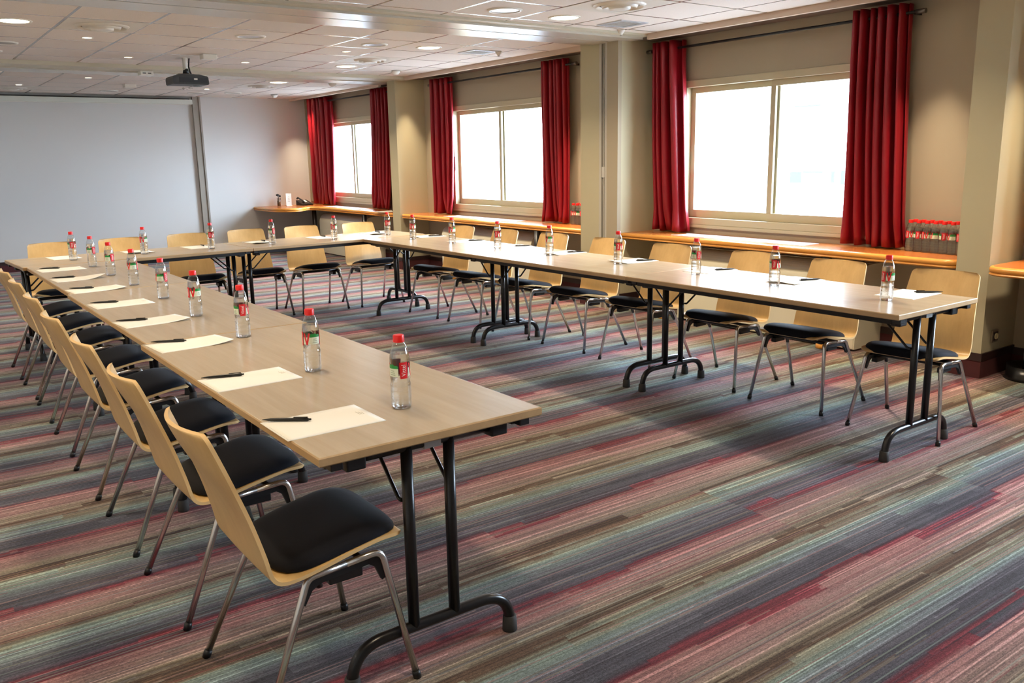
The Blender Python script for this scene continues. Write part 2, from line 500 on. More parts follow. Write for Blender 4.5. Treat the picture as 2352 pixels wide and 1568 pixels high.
# vertical posts on the back wall
bm = BM(); box(bm, 3.36, 3.405, YB - .05, YB, 0, 2.49); box(bm, 3.405, 3.46, YB - .025, YB, 0, 2.49); box(bm, 3.46, 3.485, YB - .04, YB, 0, 2.49)
struct(obj('trim_6', bm, mat('post_paint', rgb(150, 142, 130), 0.5)), 'grey vertical post on the back wall')
bm = BM(); box(bm, WX - .10, WX, YB - .04, YB, .8, 2.5)
struct(obj('trim_7', bm, M_wall), 'narrow corner batten by the far curtain')

# columns
def column(name, y0, y1, label, dock=False):
    bm = BM(); box(bm, CX, WX, y0, y1, 0, 2.6)
    o = struct(obj(name, bm, M_col), label)
    bm = BM(); box(bm, CX - .012, WX, y0 - .012, y1 + .012, .115, .165, 0); box(bm, CX - .008, WX, y0 - .008, y1 + .008, 0, .115, 1)
    obj('skirting', bm, [M_board, mat('carpet_skirting', rgb(78, 34, 36), .95)], o)
    return o
column('column', *C1, 'square pillar at the right with a socket on its side')
column('column', *C3, 'narrow far pillar beside the far window')
o = column('column', *C2, 'wide pillar with a dark vertical slot')
bm = BM()
box(bm, CX - .03, CX, 4.24, 4.285, 0, 2.495, 0); box(bm, CX - .03, CX, 4.335, 4.365, 0, 2.495, 0)
box(bm, CX - .006, CX, 4.285, 4.335, 0, 2.495, 1)
box(bm, CX - .022, CX - .006, 4.304, 4.314, 0, 2.495, 0); box(bm, CX - .028, CX, 4.29, 4.33, 1.27, 1.37, 0)
box(bm, CX - .045, CX, 4.09, 4.24, 0, 2.495, 2)
obj('partition_track', bm, [mat('track_aluminium', rgb(186, 182, 172), .4), M_dark, M_wall], o)
bm = BM(); box(bm, CX - .018, CX, 4.365, 4.575, 0, 2.495, 0); obj('face_panel', bm, M_col, o)

def skirt(name, x0, x1, y0, y1):
    bm = BM(); box(bm, x0, x1, y0, y1, .10, .15, 0); box(bm, x0 if x1 == WX else x0, x1, y0, y1, 0, .10, 1)
    struct(obj(name, bm, [M_board, MATS['carpet_skirting']]), 'dark skirting')
skirt('baseboard_back', XL, WX, YB - .015, YB)
skirt('baseboard_right', WX - .015, WX, YN, YB - .02)

# ------------------------------------------------------------------ windows
def window(k, y0, y1, label):
    x0 = WX + .02
    bm = BM(); fw = .06
    box(bm, x0 - .035, x0 + .09, y0, y1, WZ0, WZ0 + fw, bev=.004); box(bm, x0 - .035, x0 + .09, y0, y1, WZ1 - fw, WZ1, bev=.004)
    box(bm, x0 - .035, x0 + .09, y0, y0 + fw, WZ0 + fw, WZ1 - fw, bev=.004); box(bm, x0 - .035, x0 + .09, y1 - fw, y1, WZ0 + fw, WZ1 - fw, bev=.004)
    o = struct(obj('window_%d' % k, bm, M_alu), label)
    ym = (y0 + y1) / 2
    for a, b, dx in ((y0 + fw, ym + .035, 0.0), (ym - .035, y1 - fw, .035)):
        bm = BM(); s = .05; z0, z1 = WZ0 + fw, WZ1 - fw
        xx0, xx1 = x0 + dx, x0 + dx + .03
        box(bm, xx0, xx1, a, b, z0, z0 + s + .02, bev=.003); box(bm, xx0, xx1, a, b, z1 - s, z1, bev=.003)
        box(bm, xx0, xx1, a, a + s, z0 + s + .02, z1 - s, bev=.002); box(bm, xx0, xx1, b - s, b, z0 + s + .02, z1 - s, bev=.002)
        sa = obj('sash', bm, M_alu, o)
        bm = BM(); box(bm, xx0 + .012, xx0 + .018, a + s - .005, b - s + .005, z0 + s + .015, z1 - s + .005)
        obj('pane', bm, M_glass, sa)
    bm = BM(); box(bm, x0 - .05, x0 - .03, y1 - fw - .035, y1 - fw - .012, 1.32, 1.5, bev=.004); obj('handle', bm, M_grey, o)
    bm = BM(); box(bm, WX - .022, WX + .02, y0 - .02, y1 + .02, WZ0 - .03, WZ0, bev=.004); obj('sill', bm, M_alu, o)
for k, (a, b) in enumerate(WINDOWS):
    window(k + 1, a, b, ['sliding window beside the lens', 'sliding window nearest in view', 'middle sliding window', 'far sliding window'][k])

# ------------------------------------------------------------------ curtains and rods
def curtain(label, top, bot, folds, amp, seed, loose=0.0):
    amp *= 1.15
    rnd = random.Random(seed)
    n, rows = 26 * folds // 2 + 60, 26
    wid = [rnd.uniform(.6, 1.4) for _ in range(folds)]
    S = sum(wid); cum = [0]
    for w in wid: cum.append(cum[-1] + w / S)
    am = [amp * rnd.uniform(.65, 1.2) for _ in range(folds)]
    bm = BM(); vs = []
    for j in range(rows + 1):
        v = j / rows
        z = 2.475 + (0.772 - 2.475) * v
        e = v ** 1.6
        row = []
        for i in range(n + 1):
            u = i / n
            k = max(q_ for q_ in range(folds) if cum[q_] <= u + 1e-9)
            f = (u - cum[k]) / (cum[k + 1] - cum[k])
            y0 = top[0] + (bot[0] - top[0]) * e
            y1 = top[1] + (bot[1] - top[1]) * e
            ph = math.sin(2 * PI * f)
            x = 5.205 + am[k] * ph * (1 - .25 * v) + .012 * math.sin(5 * v + k) * v
            x += loose * v * v * math.sin(PI * u) * .05
            y = y0 + (y1 - y0) * (u - .10 * (cum[k + 1] - cum[k]) * math.sin(4 * PI * f))
            if v > .88: x += (v - .88) * .25 * math.sin(9 * u + seed)
            z2 = z + (.006 * math.sin(20 * u + seed) if j == rows else 0)
            row.append(bm.verts.new((x, y, z2)))
        vs.append(row)
    for j in range(rows):
        for i in range(n):
            f = bm.faces.new((vs[j][i], vs[j][i + 1], vs[j + 1][i + 1], vs[j + 1][i])); f.smooth = True
    o = obj('curtain', bm, M_curtain)
    md = o.modifiers.new('thickness', 'SOLIDIFY'); md.thickness = .003
    tag(o, label, 'curtain', 'red window curtains')
    return o
curtain('red curtain hanging at the near right side of the nearest visible window', (1.525, 1.936), (1.44, 1.93), 6, .055, 1, 1)
curtain('red curtain at the left side of the nearest window, beside the wide pillar', (3.65, 3.979), (3.55, 3.95), 4, .055, 2, .6)
curtain('red curtain at the right side of the middle window, beside shelf bottles', (5.26, 5.65), (5.245, 5.65), 6, .05, 3, .6)
curtain('red curtain at the left side of the middle window, brightly lit', (7.555, 7.986), (7.60, 8.035), 4, .05, 4, .6)
curtain('red curtain at the right side of the far window, against the far pillar', (9.21, 9.70), (9.31, 9.86), 6, .05, 5, .5)
curtain('red curtain at the left side of the far window, near the corner', (11.136, 11.95), (11.21, 12.0), 6, .05, 6, .6)
def rod(label, y0, y1):
    t = thing('curtain_rod', label, 'curtain rod', (5.205, (y0 + y1) / 2, 2.41), 0, 'curtain rods')
    h = (y1 - y0) / 2
    bm = BM(); tube(bm, [(0, -h, 0), (0, h, 0)], .011, 12); obj('rod', bm, M_plast, t)
    for s in (-1, 1):
        bm = BM(); tube(bm, [(0, s * h, 0), (0, s * (h + .07), 0)], .017, 12); obj('finial', bm, mat('rod_steel', rgb(110, 104, 98), .35, .8), t)
        bm = BM(); box(bm, 0, .114, s * (h - .03) - .008, s * (h - .03) + .008, -.01, .01); obj('bracket', bm, M_plast, t)
rod('dark curtain rod above the nearest visible window', 1.475, 4.03)
rod('dark curtain rod above the middle window', 5.18, 8.02)
rod('dark curtain rod above the far window', 9.15, 12.0)

# ------------------------------------------------------------------ street outside, washed out by daylight
t = thing('building', 'very pale washed out building seen through the windows', 'building', (22, 24, 0))
bm = BM(); box(bm, .3, 6, -16, 30, -5, 9); obj('facade', bm, mat('pale_render', (.86, .87, .87, 1), .8), t)
for y, z, w, h in ((14.8, .70, .42, .34), (14.2, .86, .7, .06), (13.5, .72, .12, .34), (13.15, .70, .16, .40), (12.9, .70, .14, .38), (14.5, 2.82, .9, .05), (28.0, .45, .5, .12), (27.4, .30, .12, .5), (12.2, .7, .3, .4), (10.8, .7, .5, .4)):
    bm = BM(); box(bm, .29, .32, y - 24 - w / 2, y - 24 + w / 2, z - h / 2, z + h / 2); obj('window_opening', bm, mat('far_window_glass', (.028, .033, .031, 1), .5, spec=0.1), t)
bm = BM(); box(bm, WX + 1.5, 40, -40, 70, -5.1, -5.0)
o = struct(obj('ground', bm, mat('pale_street', (.55, .55, .56, 1), .9)), 'bright street outside')

# ------------------------------------------------------------------ window shelves
def shelf_outline(y0, y1, r0=.10, r1=.0, xf=CX):
    """counter-clockwise as seen from above"""
    pts = [(WX - .002, y0), (WX - .002, y1)]
    pts += [(xf, y1)] if r1 == 0 else arc(xf + r1, y1 - r1, r1, 90, 180, 8)
    pts += [(xf, y0)] if r0 == 0 else arc(xf + r0, y0 + r0, r0, 180, 270, 8)
    return pts
ROLL = [(.012, .697), (.004, .700), (.0, .706), (.003, .713), (.010, .716), (.010, .718), (.003, .721), (0, .730), (.001, .740), (.006, .749), (.014, .754), (.020, .755)]
def shelf(name_label, outline, legs, grille=None):
    c = Vector((sum(p[0] for p in outline) / len(outline), sum(p[1] for p in outline) / len(outline), 0))
    t = thing('window_shelf', name_label, 'shelf', c, 0, 'wooden window shelves')
    bm = BM()
    layers(bm, [(p[0] - c.x, p[1] - c.y) for p in outline], ROLL, [0] * 11)
    bm.faces.ensure_lookup_table()
    obj('edge_band', bm, M_bull, t, sharp=50)
    bm = BM()
    O = [(p[0] - c.x, p[1] - c.y) for p in outline]
    layers(bm, O, [(.024, .745), (.024, .7555), (.0245, .756)], [0, 0])
    obj('shelf_top', bm, M_shelf, t)
    for y in legs:
        bm = BM(); tube(bm, [(4.905 - c.x, y - c.y, 0.03), (4.905 - c.x, y - c.y, .697)], .036, 16); lg = obj('leg', bm, M_black, t)
        bm = BM(); lathe(bm, [(.047, 0), (.05, .006), (.05, .028), (.045, .034)], 20, 4.905 - c.x, y - c.y); obj('foot_ring', bm, M_bull, lg)
    if grille:
        g0, g1 = grille
        bm = BM(); n = int((g1 - g0) / .03)
        for i in range(n):
            ya = g0 + i * .03 - c.y
            box(bm, 5.02 - c.x, 5.20 - c.x, ya, ya + .024, .7555, .7575)
        box(bm, 5.0 - c.x, 5.02 - c.x, g0 - c.y, g1 - c.y, .7555, .7585); box(bm, 5.20 - c.x, 5.22 - c.x, g0 - c.y, g1 - c.y, .7555, .7585)
        obj('air_grille', bm, M_grille, t)
    return t
shelf('orange wood shelf running under the nearest visible window', shelf_outline(C1[1] + .002, C2[0] - .002, .09, 0), [1.86, 3.54], (2.15, 3.55))
shelf('orange wood shelf running under the middle window', shelf_outline(C2[1] + .002, C3[0] - .002, 0, .06), [5.42, 7.15], (6.05, 7.5))
shelf('short rounded shelf piece at the right picture edge, around a black pipe', shelf_outline(-2.6, C1[0] - .03, 0, .12, 4.72), [])
far = [(WX - .002, C3[1] + .002), (WX - .002, YB - .002), (4.21, YB - .002), (4.20, 11.55), (4.22, 11.36), (4.28, 11.2), (4.37, 11.10), (4.48, 11.06), (4.60, 11.10), (4.69, 11.2), (4.76, 11.3), (4.82, 11.3), (CX - .0, 11.2), (CX, C3[1] + .002)]
shelf('orange wood corner shelf under the far window, holding the telephone', far, [9.55, 11.35], (10.0, 11.2))

# ------------------------------------------------------------------ fan coil units below the shelves
def fan_coil(label, y0, y1, xf):
    t = thing('fan_coil_unit', label, 'heater', (xf, (y0 + y1) / 2, 0), 0, 'fan coil units under the shelves')
    h = (y1 - y0) / 2; D = WX - xf - .004
    prof = [(0, .015), (0, .50)] + [(.15 - .15 * math.cos(a), .50 + .145 * math.sin(a)) for a in [PI / 2 * k / 10 for k in range(1, 11)]] + [(D, .648), (D, .015)]
    bm = BM()
    A = [bm.verts.new((x, -h, z)) for x, z in prof]; B_ = [bm.verts.new((x, h, z)) for x, z in prof]
    n = len(prof)
    for i in range(n):
        f = bm.faces.new((A[i], A[(i + 1) % n], B_[(i + 1) % n], B_[i]))
        if 1 <= i <= 10: f.smooth = True
    bm.faces.new(A[::-1]); bm.faces.new(B_)
    obj('casing', bm, M_fc, t, sharp=40)
    bm = BM()
    box(bm, -.004, 0, -h + .01, h - .01, .02, .40, bev=.0015); obj('front_panel', bm, M_fc, t)
    bm = BM()
    arcp = [(.15 - .15 * math.cos(a), .50 + .145 * math.sin(a)) for a in [PI / 2 * k / 10 for k in range(3, 11)]]
    for k, (x, z) in enumerate(arcp[:-1]):
        x2, z2 = arcp[k + 1]
        v = [bm.verts.new((x - .002, y, z + .002)) for y in (-h, h)] + [bm.verts.new((x2 * .97 + x * .03 - .002, y, z2 * .97 + z * .03 + .002)) for y in (h, -h)]
        bm.faces.new(v).smooth = False
    obj('hood', bm, M_fctop, t)
    bm = BM(); box(bm, .16, D - .02, -h + .01, h - .01, .648, .652, 0); box(bm, .20, .24, -h + .10, -h + .22, .652, .655, 1)
    obj('top_plate', bm, [M_fctop, M_plast], t)
fan_coil('cream fan coil unit under the nearest shelf', 1.63, 3.42, 4.965)
fan_coil('cream fan coil unit under the middle shelf', 5.62, 7.50, 4.965)
fan_coil('cream fan coil unit under the far corner shelf', 9.70, 11.30, 4.965)

# pipe at right edge, socket
t = thing('drain_pipe', 'black vertical pipe passing through the shelf at the right picture edge', 'pipe', (5.12, .45, 0))
bm = BM(); tube(bm, [(0, 0, .0), (0, 0, 2.55)], .055, 20); obj('pipe', bm, M_black, t)
bm = BM(); lathe(bm, [(.055, 1.05), (.066, 1.055), (.066, 1.19), (.055, 1.2)], 20); obj('coupling', bm, M_black, t)
bm = BM(); lathe(bm, [(.055, .05), (.1, .06), (.15, .09), (.15, .02), (.16, 0), (.0001, 0)][::-1], 24, cap0=False); obj('base_collar', bm, M_black, t)
bm = BM(); tube(bm, [(0, 0, .10), (.02, -.6, .10)], .075, 16); obj('floor_run', bm, M_black, t)
t = thing('wall_socket', 'square metal wall socket on the side of the right pillar', 'socket', (5.03, C1[0], .265))
bm = BM(); box(bm, -.042, .042, -.012, 0, -.042, .042, bev=.003); obj('face_plate', bm, mat('socket_metal', rgb(150, 140, 118), .35, .6), t)
bm = BM(); box(bm, -.028, .028, -.016, -.012, -.028, .028); obj('surround', bm, M_board, t)
bm = BM(); lathe(bm, [(.021, 0), (.021, .006), (.017, .006), (.016, .001)], 20); bmesh.ops.rotate(bm, verts=bm.verts[:], cent=(0, 0, 0), matrix=Matrix.Rotation(PI / 2, 3, 'X'))
bmesh.ops.translate(bm, verts=bm.verts[:], vec=(0, -.016, 0)); obj('insert', bm, mat('socket_cream', rgb(222, 210, 160), .4), t)

# ------------------------------------------------------------------ folding tables
TL, TW, TH = 1.80, .72, .74
def make_table(L, label, group):
    t = thing('folding_table', label, 'table', (0, 0, 0), 0, group)
    bm = BM(); hx, hy = L / 2 - .001, TW / 2
    O = [(hx, -hy), (hx, hy), (-hx, hy), (-hx, -hy)]
    rings = layers(bm, O, [(.004, .713), (0, .717), (0, .736), (.003, .7395), (.005, .74)], [1, 1, 1, 0])
    for f in bm.faces: f.smooth = False
    obj('tabletop', bm, [M_top, M_edge], t)
    for s in (-1, 1):
        bm = BM(); box(bm, -hx + .06, hx - .06, s * (hy - .055) - .015, s * (hy - .055) + .015, .683, .713, bev=.002); obj('side_rail', bm, M_black, t)
        for e in (-1, 1):
            bm = BM(); box(bm, e * (hx - .035) - .022, e * (hx - .035) + .022, s * (hy - .055) - .018, s * (hy - .055) + .018, .690, .713, bev=.003); obj('stacking_pad', bm, M_plast, t)
    for e in (-1, 1):
        x = e * (L / 2 - .072)
        bm = BM(); tube(bm, [(x, -.235, .692), (x, .235, .692)], .016, 12); obj('cross_rail', bm, M_black, t)
        bm = BM(); box(bm, x - .017, x + .017, -.035, .02, .676, .710); obj('hinge_plate', bm, mat('zinc', rgb(170, 170, 168), .4, .7), t)
        for s in (-1, 1):
            bm = BM(); box(bm, x - .026, x + .026, s * .235 - .03, s * .235 + .03, .664, .712, bev=.006); obj('corner_block', bm, M_plast, t)
            bm = BM(); tube(bm, [(x, s * .07, .135), (x, s * .07, .692)], .0172, 16); obj('leg_post', bm, M_black, t)
            bm = BM(); tube(bm, fillet([(x - e * .012, s * .085, .53), (x - e * .03, s * .085, .53), (x - e * .21, s * .085, .70)], .02, 4), .006, 8)
            obj('brace', bm, M_black, t)
        bm = BM()
        path = fillet([(x, -.275, .02), (x, -.275, .136), (x, .275, .136), (x, .275, .02)], .112, 10)
        tube(bm, path, .0172, 16); fb = obj('foot_bar', bm, M_black, t, sharp=60)
        for s in (-1, 1):
            bm = BM(); lathe(bm, [(.023, 0), (.0245, .004), (.022, .05), (.0185, .052)], 16, x, s * .275); obj('rubber_foot', bm, M_rubber, fb)
    return t
GT = 'folding tables set in a U'
T0 = make_table(TL, 'folding table at the near end of the left row', GT)
H90 = PI / 2
T0.location = (.37, .905, 0); T0.rotation_euler = (0, 0, H90 + .004)
clone(T0, (.385, 2.712, 0), H90 + .004, 'middle folding table of the left row')
clone(T0, (3.25, 1.02, 0), H90, 'folding table at the near end of the right row')
clone(T0, (3.25, 2.821, 0), H90, 'middle folding table of the right row')
clone(T0, (3.25, 4.622, 0), H90, 'last folding table of the right row, by the far corner')
yb_ = .06
clone(T0, (2.68, 5.885, 0), yb_, 'right folding table of the far cross row')
clone(T0, (.880, 5.777, 0), yb_, 'left folding table of the far cross row')
T3 = make_table(1.74, 'last folding table of the left row, meeting the cross row', GT)
T3.location = (.392, 4.49, 0); T3.rotation_euler = (0, 0, H90 + .004)

# ------------------------------------------------------------------ chairs
EDGE = [(.236, .430), (.230, .440), (.212, .447), (.15, .4465), (.06, .432), (-.03, .414), (-.09, .404), (-.130, .404), (-.150, .416), (-.160, .440), (-.172, .495), (-.196, .585), (-.224, .67), (-.252, .750), (-.281, .827)]
def spline(P, n):
    out = []
    Q = [P[0]] + P + [P[-1]]
    for i in range(1, len(Q) - 2):
        for k in range(n):
            t = k / n
            a, b, c, d = Q[i - 1], Q[i], Q[i + 1], Q[i + 2]
            out.append(tuple(.5 * ((2 * b[j]) + (-a[j] + c[j]) * t + (2 * a[j] - 5 * b[j] + 4 * c[j] - d[j]) * t * t + (-a[j] + 3 * b[j] - 3 * c[j] + d[j]) * t ** 3) for j in (0, 1)))
    out.append(P[-1])
    return out
PROF = spline(EDGE, 4)
def _dense(P, r, n):
    """finer steps over the last r metres, so the corners come out round"""
    L = math.dist(P[-1], P[-2]); d = ((P[-2][0] - P[-1][0]) / L, (P[-2][1] - P[-1][1]) / L)
    keep = [p for p in P if math.dist(p, P[-1]) > r * 1.05]
    return keep + [(P[-1][0] + d[0] * r * (1 - math.sin(PI / 2 * k / n)), P[-1][1] + d[1] * r * (1 - math.sin(PI / 2 * k / n))) for k in range(n + 1)]
PROF = _dense(PROF, .028, 6)
def seat_z(x):
    seg = [p for p in PROF if p[1] < .46]
    for a, b in zip(seg, seg[1:]):
        if b[0] <= x <= a[0] and a[0] > b[0]:
            return a[1] + (b[1] - a[1]) * (a[0] - x) / (a[0] - b[0])
    return min(seg, key=lambda p: abs(p[0] - x))[1]
def make_shell():
    bm = BM(); m = 14; th = .0105
    n = len(PROF)
    # arc length
    S = [0]
    for i in range(1, n): S.append(S[-1] + math.dist(PROF[i], PROF[i - 1]))
    tot = S[-1]
    rows = []
    for i, (x, z) in enumerate(PROF):
        d = S[i] / tot
        hw = .205 + .006 * min(1, d * 3) - max(0, (z - .46)) / .37 * .032
        for dist, r in ((S[i], .05), (tot - S[i], .028)):
            if dist < r: hw = hw - r + math.sqrt(max(1e-8, r * r - (r - dist) ** 2))
        a = PROF[max(i - 1, 0)]; b = PROF[min(i + 1, n - 1)]
        tx, tz = b[0] - a[0], b[1] - a[1]; l = math.hypot(tx, tz)
        nx, nz = -tz / l, tx / l           # back / underside normal
        if nz > 0 or (abs(nz) < .5 and nx > 0): nx, nz = -nx, -nz
        back = max(0, min(1, (z - .47) / .33)); back = back * back * (3 - 2 * back)
        R0, R1 = [], []
        for k in range(m + 1):
            u = -1 + 2 * k / m
            off = .034 * back * (1 - u * u) + .006 * (1 - u * u) * (1 - back)
            px, pz = x - off * (back if back > 0 else 0), z - (.006 * (1 - u * u) if z < .45 and i > 6 else 0)
            R0.append(bm.verts.new((px, u * hw, pz))); R1.append(bm.verts.new((px + nx * th, u * hw, pz + nz * th)))
        rows.append((R0, R1))
    def q4(a, b, c, d, mi):
        f = bm.faces.new((a, b, c, d)); f.smooth = True; f.material_index = mi
    for i in range(n - 1):
        (A, B_), (C, D) = rows[i], rows[i + 1]
        for k in range(m):
            q4(A[k], A[k + 1], C[k + 1], C[k], 0); q4(B_[k], D[k], D[k + 1], B_[k + 1], 0)
        q4(A[0], C[0], D[0], B_[0], 1); q4(A[m], B_[m], D[m], C[m], 1)
    for R in (rows[0], rows[-1]):
        for k in range(m): q4(R[0][k], R[1][k], R[1][k + 1], R[0][k + 1], 1)
    return bm
def make_cushion():
    bm = BM(); nr, na = 12, 48
    cx, ax = .053, .187
    def pt(rho, th, top):
        p = 4.2
        c, s = math.cos(th), math.sin(th)
        k = (abs(c) ** p + abs(s) ** p) ** (-1 / p)
        x = cx + ax * rho * k * c; y = rho * k * s * (.208 - .014 * (1 - rho * k * c) * .5)
        h = .030 * (1 - rho ** 7) ** .5 if top else .0
        return (x, y, seat_z(x) + (.0015 if not top else .002 + h))
    c0 = bm.verts.new(pt(0, 0, True)); prev = None; first = None
    for j in range(1, nr + 1):
        rho = 1 - (1 - j / nr) ** 1.7
        ring = [bm.verts.new(pt(rho, 2 * PI * k / na, True)) for k in range(na)]
        for k in range(na):
            if prev is None: f = bm.faces.new((c0, ring[k], ring[(k + 1) % na]))
            else: f = bm.faces.new((prev[k], ring[k], ring[(k + 1) % na], prev[(k + 1) % na]))
            f.smooth = True
        prev = ring
    low = [bm.verts.new(pt(1, 2 * PI * k / na, False)) for k in range(na)]
    for k in range(na):
        f = bm.faces.new((prev[k], low[k], low[(k + 1) % na], prev[(k + 1) % na])); f.smooth = True
    bm.faces.new(low[::-1])
    return bm
def make_chair(label, group):
    t = thing('stacking_chair', label, 'chair', (0, 0, 0), 0, group)
    obj('seat_shell', make_shell(), [M_ply, mat('ply_edge', rgb(232, 196, 138), .4)], t, sharp=55)
    obj('seat_cushion', make_cushion(), M_cush, t)
    Fb, Rb = (.158, .198, .403), (-.062, .198, .388)
    for s in (-1, 1):
        mid = (.05, s * .198, .3955)
        f = fillet([mid, (Fb[0], s * Fb[1], Fb[2]), (.228, s * .243, .012)], .034, 7)
        r = fillet([mid, (Rb[0], s * Rb[1], Rb[2]), (-.227, s * .243, .012)], .034, 7)
        for path, fx in ((f, .228), (r, -.227)):
            bm = BM(); tube(bm, path, .0102, 12); lg = obj('leg', bm, M_chrome, t)
            d = (Vector(path[-1]) - Vector(path[-2])).normalized()
            e = Vector(path[-1])
            bm = BM(); tube(bm, [e - d * .012, e - d * .002, (fx + d.x * .012, e.y + d.y * .012, .0)], [.0115, .013, .012], 12)
            obj('foot_cap', bm, M_plast, lg)
        # black gusset under the side tube
        bm = BM()
        P = [(-.052, .384), (-.086, .318), (-.076, .314), (-.052, .350), (-.030, .362), (.118, .373), (.138, .360), (.154, .318), (.164, .322), (.154, .392), (.05, .389)]
        A = [bm.verts.new((x, s * (.198 + max(0, (.39 - z)) * .115) - s * .002, z)) for x, z in P]; B_ = [bm.verts.new((x, s * (.198 + max(0, (.39 - z)) * .115) - s * .016, z)) for x, z in P]
        n = len(P)
        for i in range(n): bm.faces.new((A[i], A[(i + 1) % n], B_[(i + 1) % n], B_[i]))
        bm.faces.new(A); bm.faces.new(B_[::-1])
        obj('gusset', bm, M_plast, t)
        bm = BM(); box(bm, .0, .10, s * .175 - .022, s * .175 + .010, .345, .374, bev=.004); obj('stacking_buffer', bm, M_plast, t)
    bm = BM(); tube(bm, [(.10, -.198, .392), (.10, .198, .392)], .009, 10); tube(bm, [(-.02, -.198, .384), (-.02, .198, .384)], .009, 10); obj('cross_bar', bm, M_black, t)
    return t
GC = 'beech chairs around the U of tables'
lefty = [.276, .963, 1.63, 2.344, 3.064, 3.80, 4.448, 5.12]
leftx = [.052, .047, .047, .044, .062, .075, .082, .080]
righty = [.405, 1.079, 1.716, 2.464, 3.1575, 3.8375, 4.506, 5.177]
rightx = [3.592, 3.603, 3.612, 3.612, 3.615, 3.60, 3.565, 3.535]
backx = [.36, .93, 1.52, 2.11, 2.683, 3.31]
backy = [6.18, 6.20, 6.22, 6.27, 6.245, 6.222]
def nth(i, n, near, far_):
    if i == 0: return near
    if i == n - 1: return far_
    return ORD[i] + ' from the near end'
CH = make_chair('', GC)
used = [False]
def put_chair(loc, rz, label):
    if not used[0]:
        used[0] = True; CH.location = loc; CH.rotation_euler = (0, 0, rz); CH['label'] = label
    else: clone(CH, loc, rz, label)
for i in range(8):
    put_chair((leftx[i], lefty[i], 0), [.0, .01, 0, .015, .0, 0, .02, 0][i], 'beech chair with black seat pad on the left row, ' + (ORD[i] + ' from the near end' if i else 'nearest the lens'))
for i in range(8):
    put_chair((rightx[i], righty[i], 0), PI + [.085, .05, .055, .06, .045, .05, .055, .05][i], 'beech chair with black seat pad on the window side row, ' + (ORD[i] + ' from the near end' if i else 'at the near table end'))
for i in range(6):
    put_chair((backx[i], backy[i], 0), -H90 + [.0, .02, -.02, .0, .01, 0][i], 'beech chair with black seat pad behind the far cross row, ' + ORD[i] + ' from the left')

# ------------------------------------------------------------------ paper sheets and pens
def make_sheet(curl, seed):
    L, W = .297, .21
    bm = BM(); n, m = 14, 8
    rnd = random.Random(seed)
    top, bot = [], []
    for i in range(n + 1):
        a, b = [], []
        for j in range(m + 1):
            x, y = (i / n - .5) * L, (j / m - .5) * W
            z = curl * max(0, i / n - .55) ** 2 * (1.0 - .8 * j / m) * .18
            a.append(bm.verts.new((x, y, z + .0012))); b.append(bm.verts.new((x, y, z)))
        top.append(a); bot.append(b)
    for i in range(n):
        for j in range(m):
            bm.faces.new((top[i][j], top[i + 1][j], top[i + 1][j + 1], top[i][j + 1])).smooth = True
            bm.faces.new((bot[i][j], bot[i][j + 1], bot[i + 1][j + 1], bot[i + 1][j]))
    for i in range(n):
        for j in (0, m): bm.faces.new((top[i][j], bot[i][j], bot[i + 1][j], top[i + 1][j]))
    for j in range(m):
        for i in (0, n): bm.faces.new((top[i][j], top[i][j + 1], bot[i][j + 1], bot[i][j]))
    return bm
def make_marks():
    bm = BM()
    for k in range(13): box(bm, -.1435, -.1405, -.09 + k * .011, -.0875 + k * .011, .0012, .00125)
    for k in range(3): box(bm, .115 + k * .006, .1175 + k * .006, -.005, .03 - k * .006, .0012, .00125)
    return bm
SHEETS = []
for c in (0.0, .35, .8):
    t = thing('paper_sheet', '', 'paper', (0, 0, 0), 0, 'blank sheets of paper on the tables')
    obj('sheet', make_sheet(c, 1), M_paper, t); obj('faint_print', make_marks(), M_ink, t)
    SHEETS.append([t, False])
def put_sheet(kind, loc, rz, label):
    s = SHEETS[kind]
    if not s[1]: s[1] = True; s[0].location = loc; s[0].rotation_euler = (0, 0, rz); s[0]['label'] = label
    else: clone(s[0], loc, rz, label)
def make_pen():
    t = thing('ballpoint_pen', '', 'pen', (0, 0, 0), 0, 'black pens on the tables')
    bm = BM()
    def lx(prof):
        lathe(bm, prof, 14); bmesh.ops.rotate(bm, verts=bm.verts[:], cent=(0, 0, 0), matrix=Matrix.Rotation(PI / 2, 3, 'Y')); bmesh.ops.translate(bm, verts=bm.verts[:], vec=(0, 0, .0056))
    lx([(.001, -.07), (.0022, -.062), (.0045, -.045), (.0052, -.02), (.0055, .05), (.0055, .062), (.004, .066)]); obj('barrel', bm, M_pen, t, sharp=50)
    bm = BM(); lx([(.003, .062), (.003, .072), (.002, .0735)]); obj('button', bm, M_pen, t, sharp=50)
    bm = BM(); box(bm, .022, .063, -.0018, .0018, .0112, .0132); box(bm, .058, .063, -.0018, .0018, .009, .0132); obj('clip', bm, mat('pen_clip', rgb(70, 68, 66), .25, .7), t)
    return t
PEN = [make_pen(), False]
def put_pen(p0, p1, label, z=.7415):
    """tip at p0, button end at p1"""
    x, y = (p0[0] + p1[0]) / 2, (p0[1] + p1[1]) / 2
    rz = math.atan2(p1[1] - p0[1], p1[0] - p0[0])
    if not PEN[1]: PEN[1] = True; PEN[0].location = (x, y, z); PEN[0].rotation_euler = (0, 0, rz); PEN[0]['label'] = label
    else: clone(PEN[0], (x, y, z), rz, label)
TZ = .7401
PL = [(.153, .290, .0, 0), (.162, .923, .03, 0), (.172, 1.678, .07, 1), (.182, 2.339, .09, 1), (.190, 3.015, .06, 0), (.196, 3.715, .09, 1), (.203, 4.350, .09, 2), (.210, 5.013, .07, 0)]
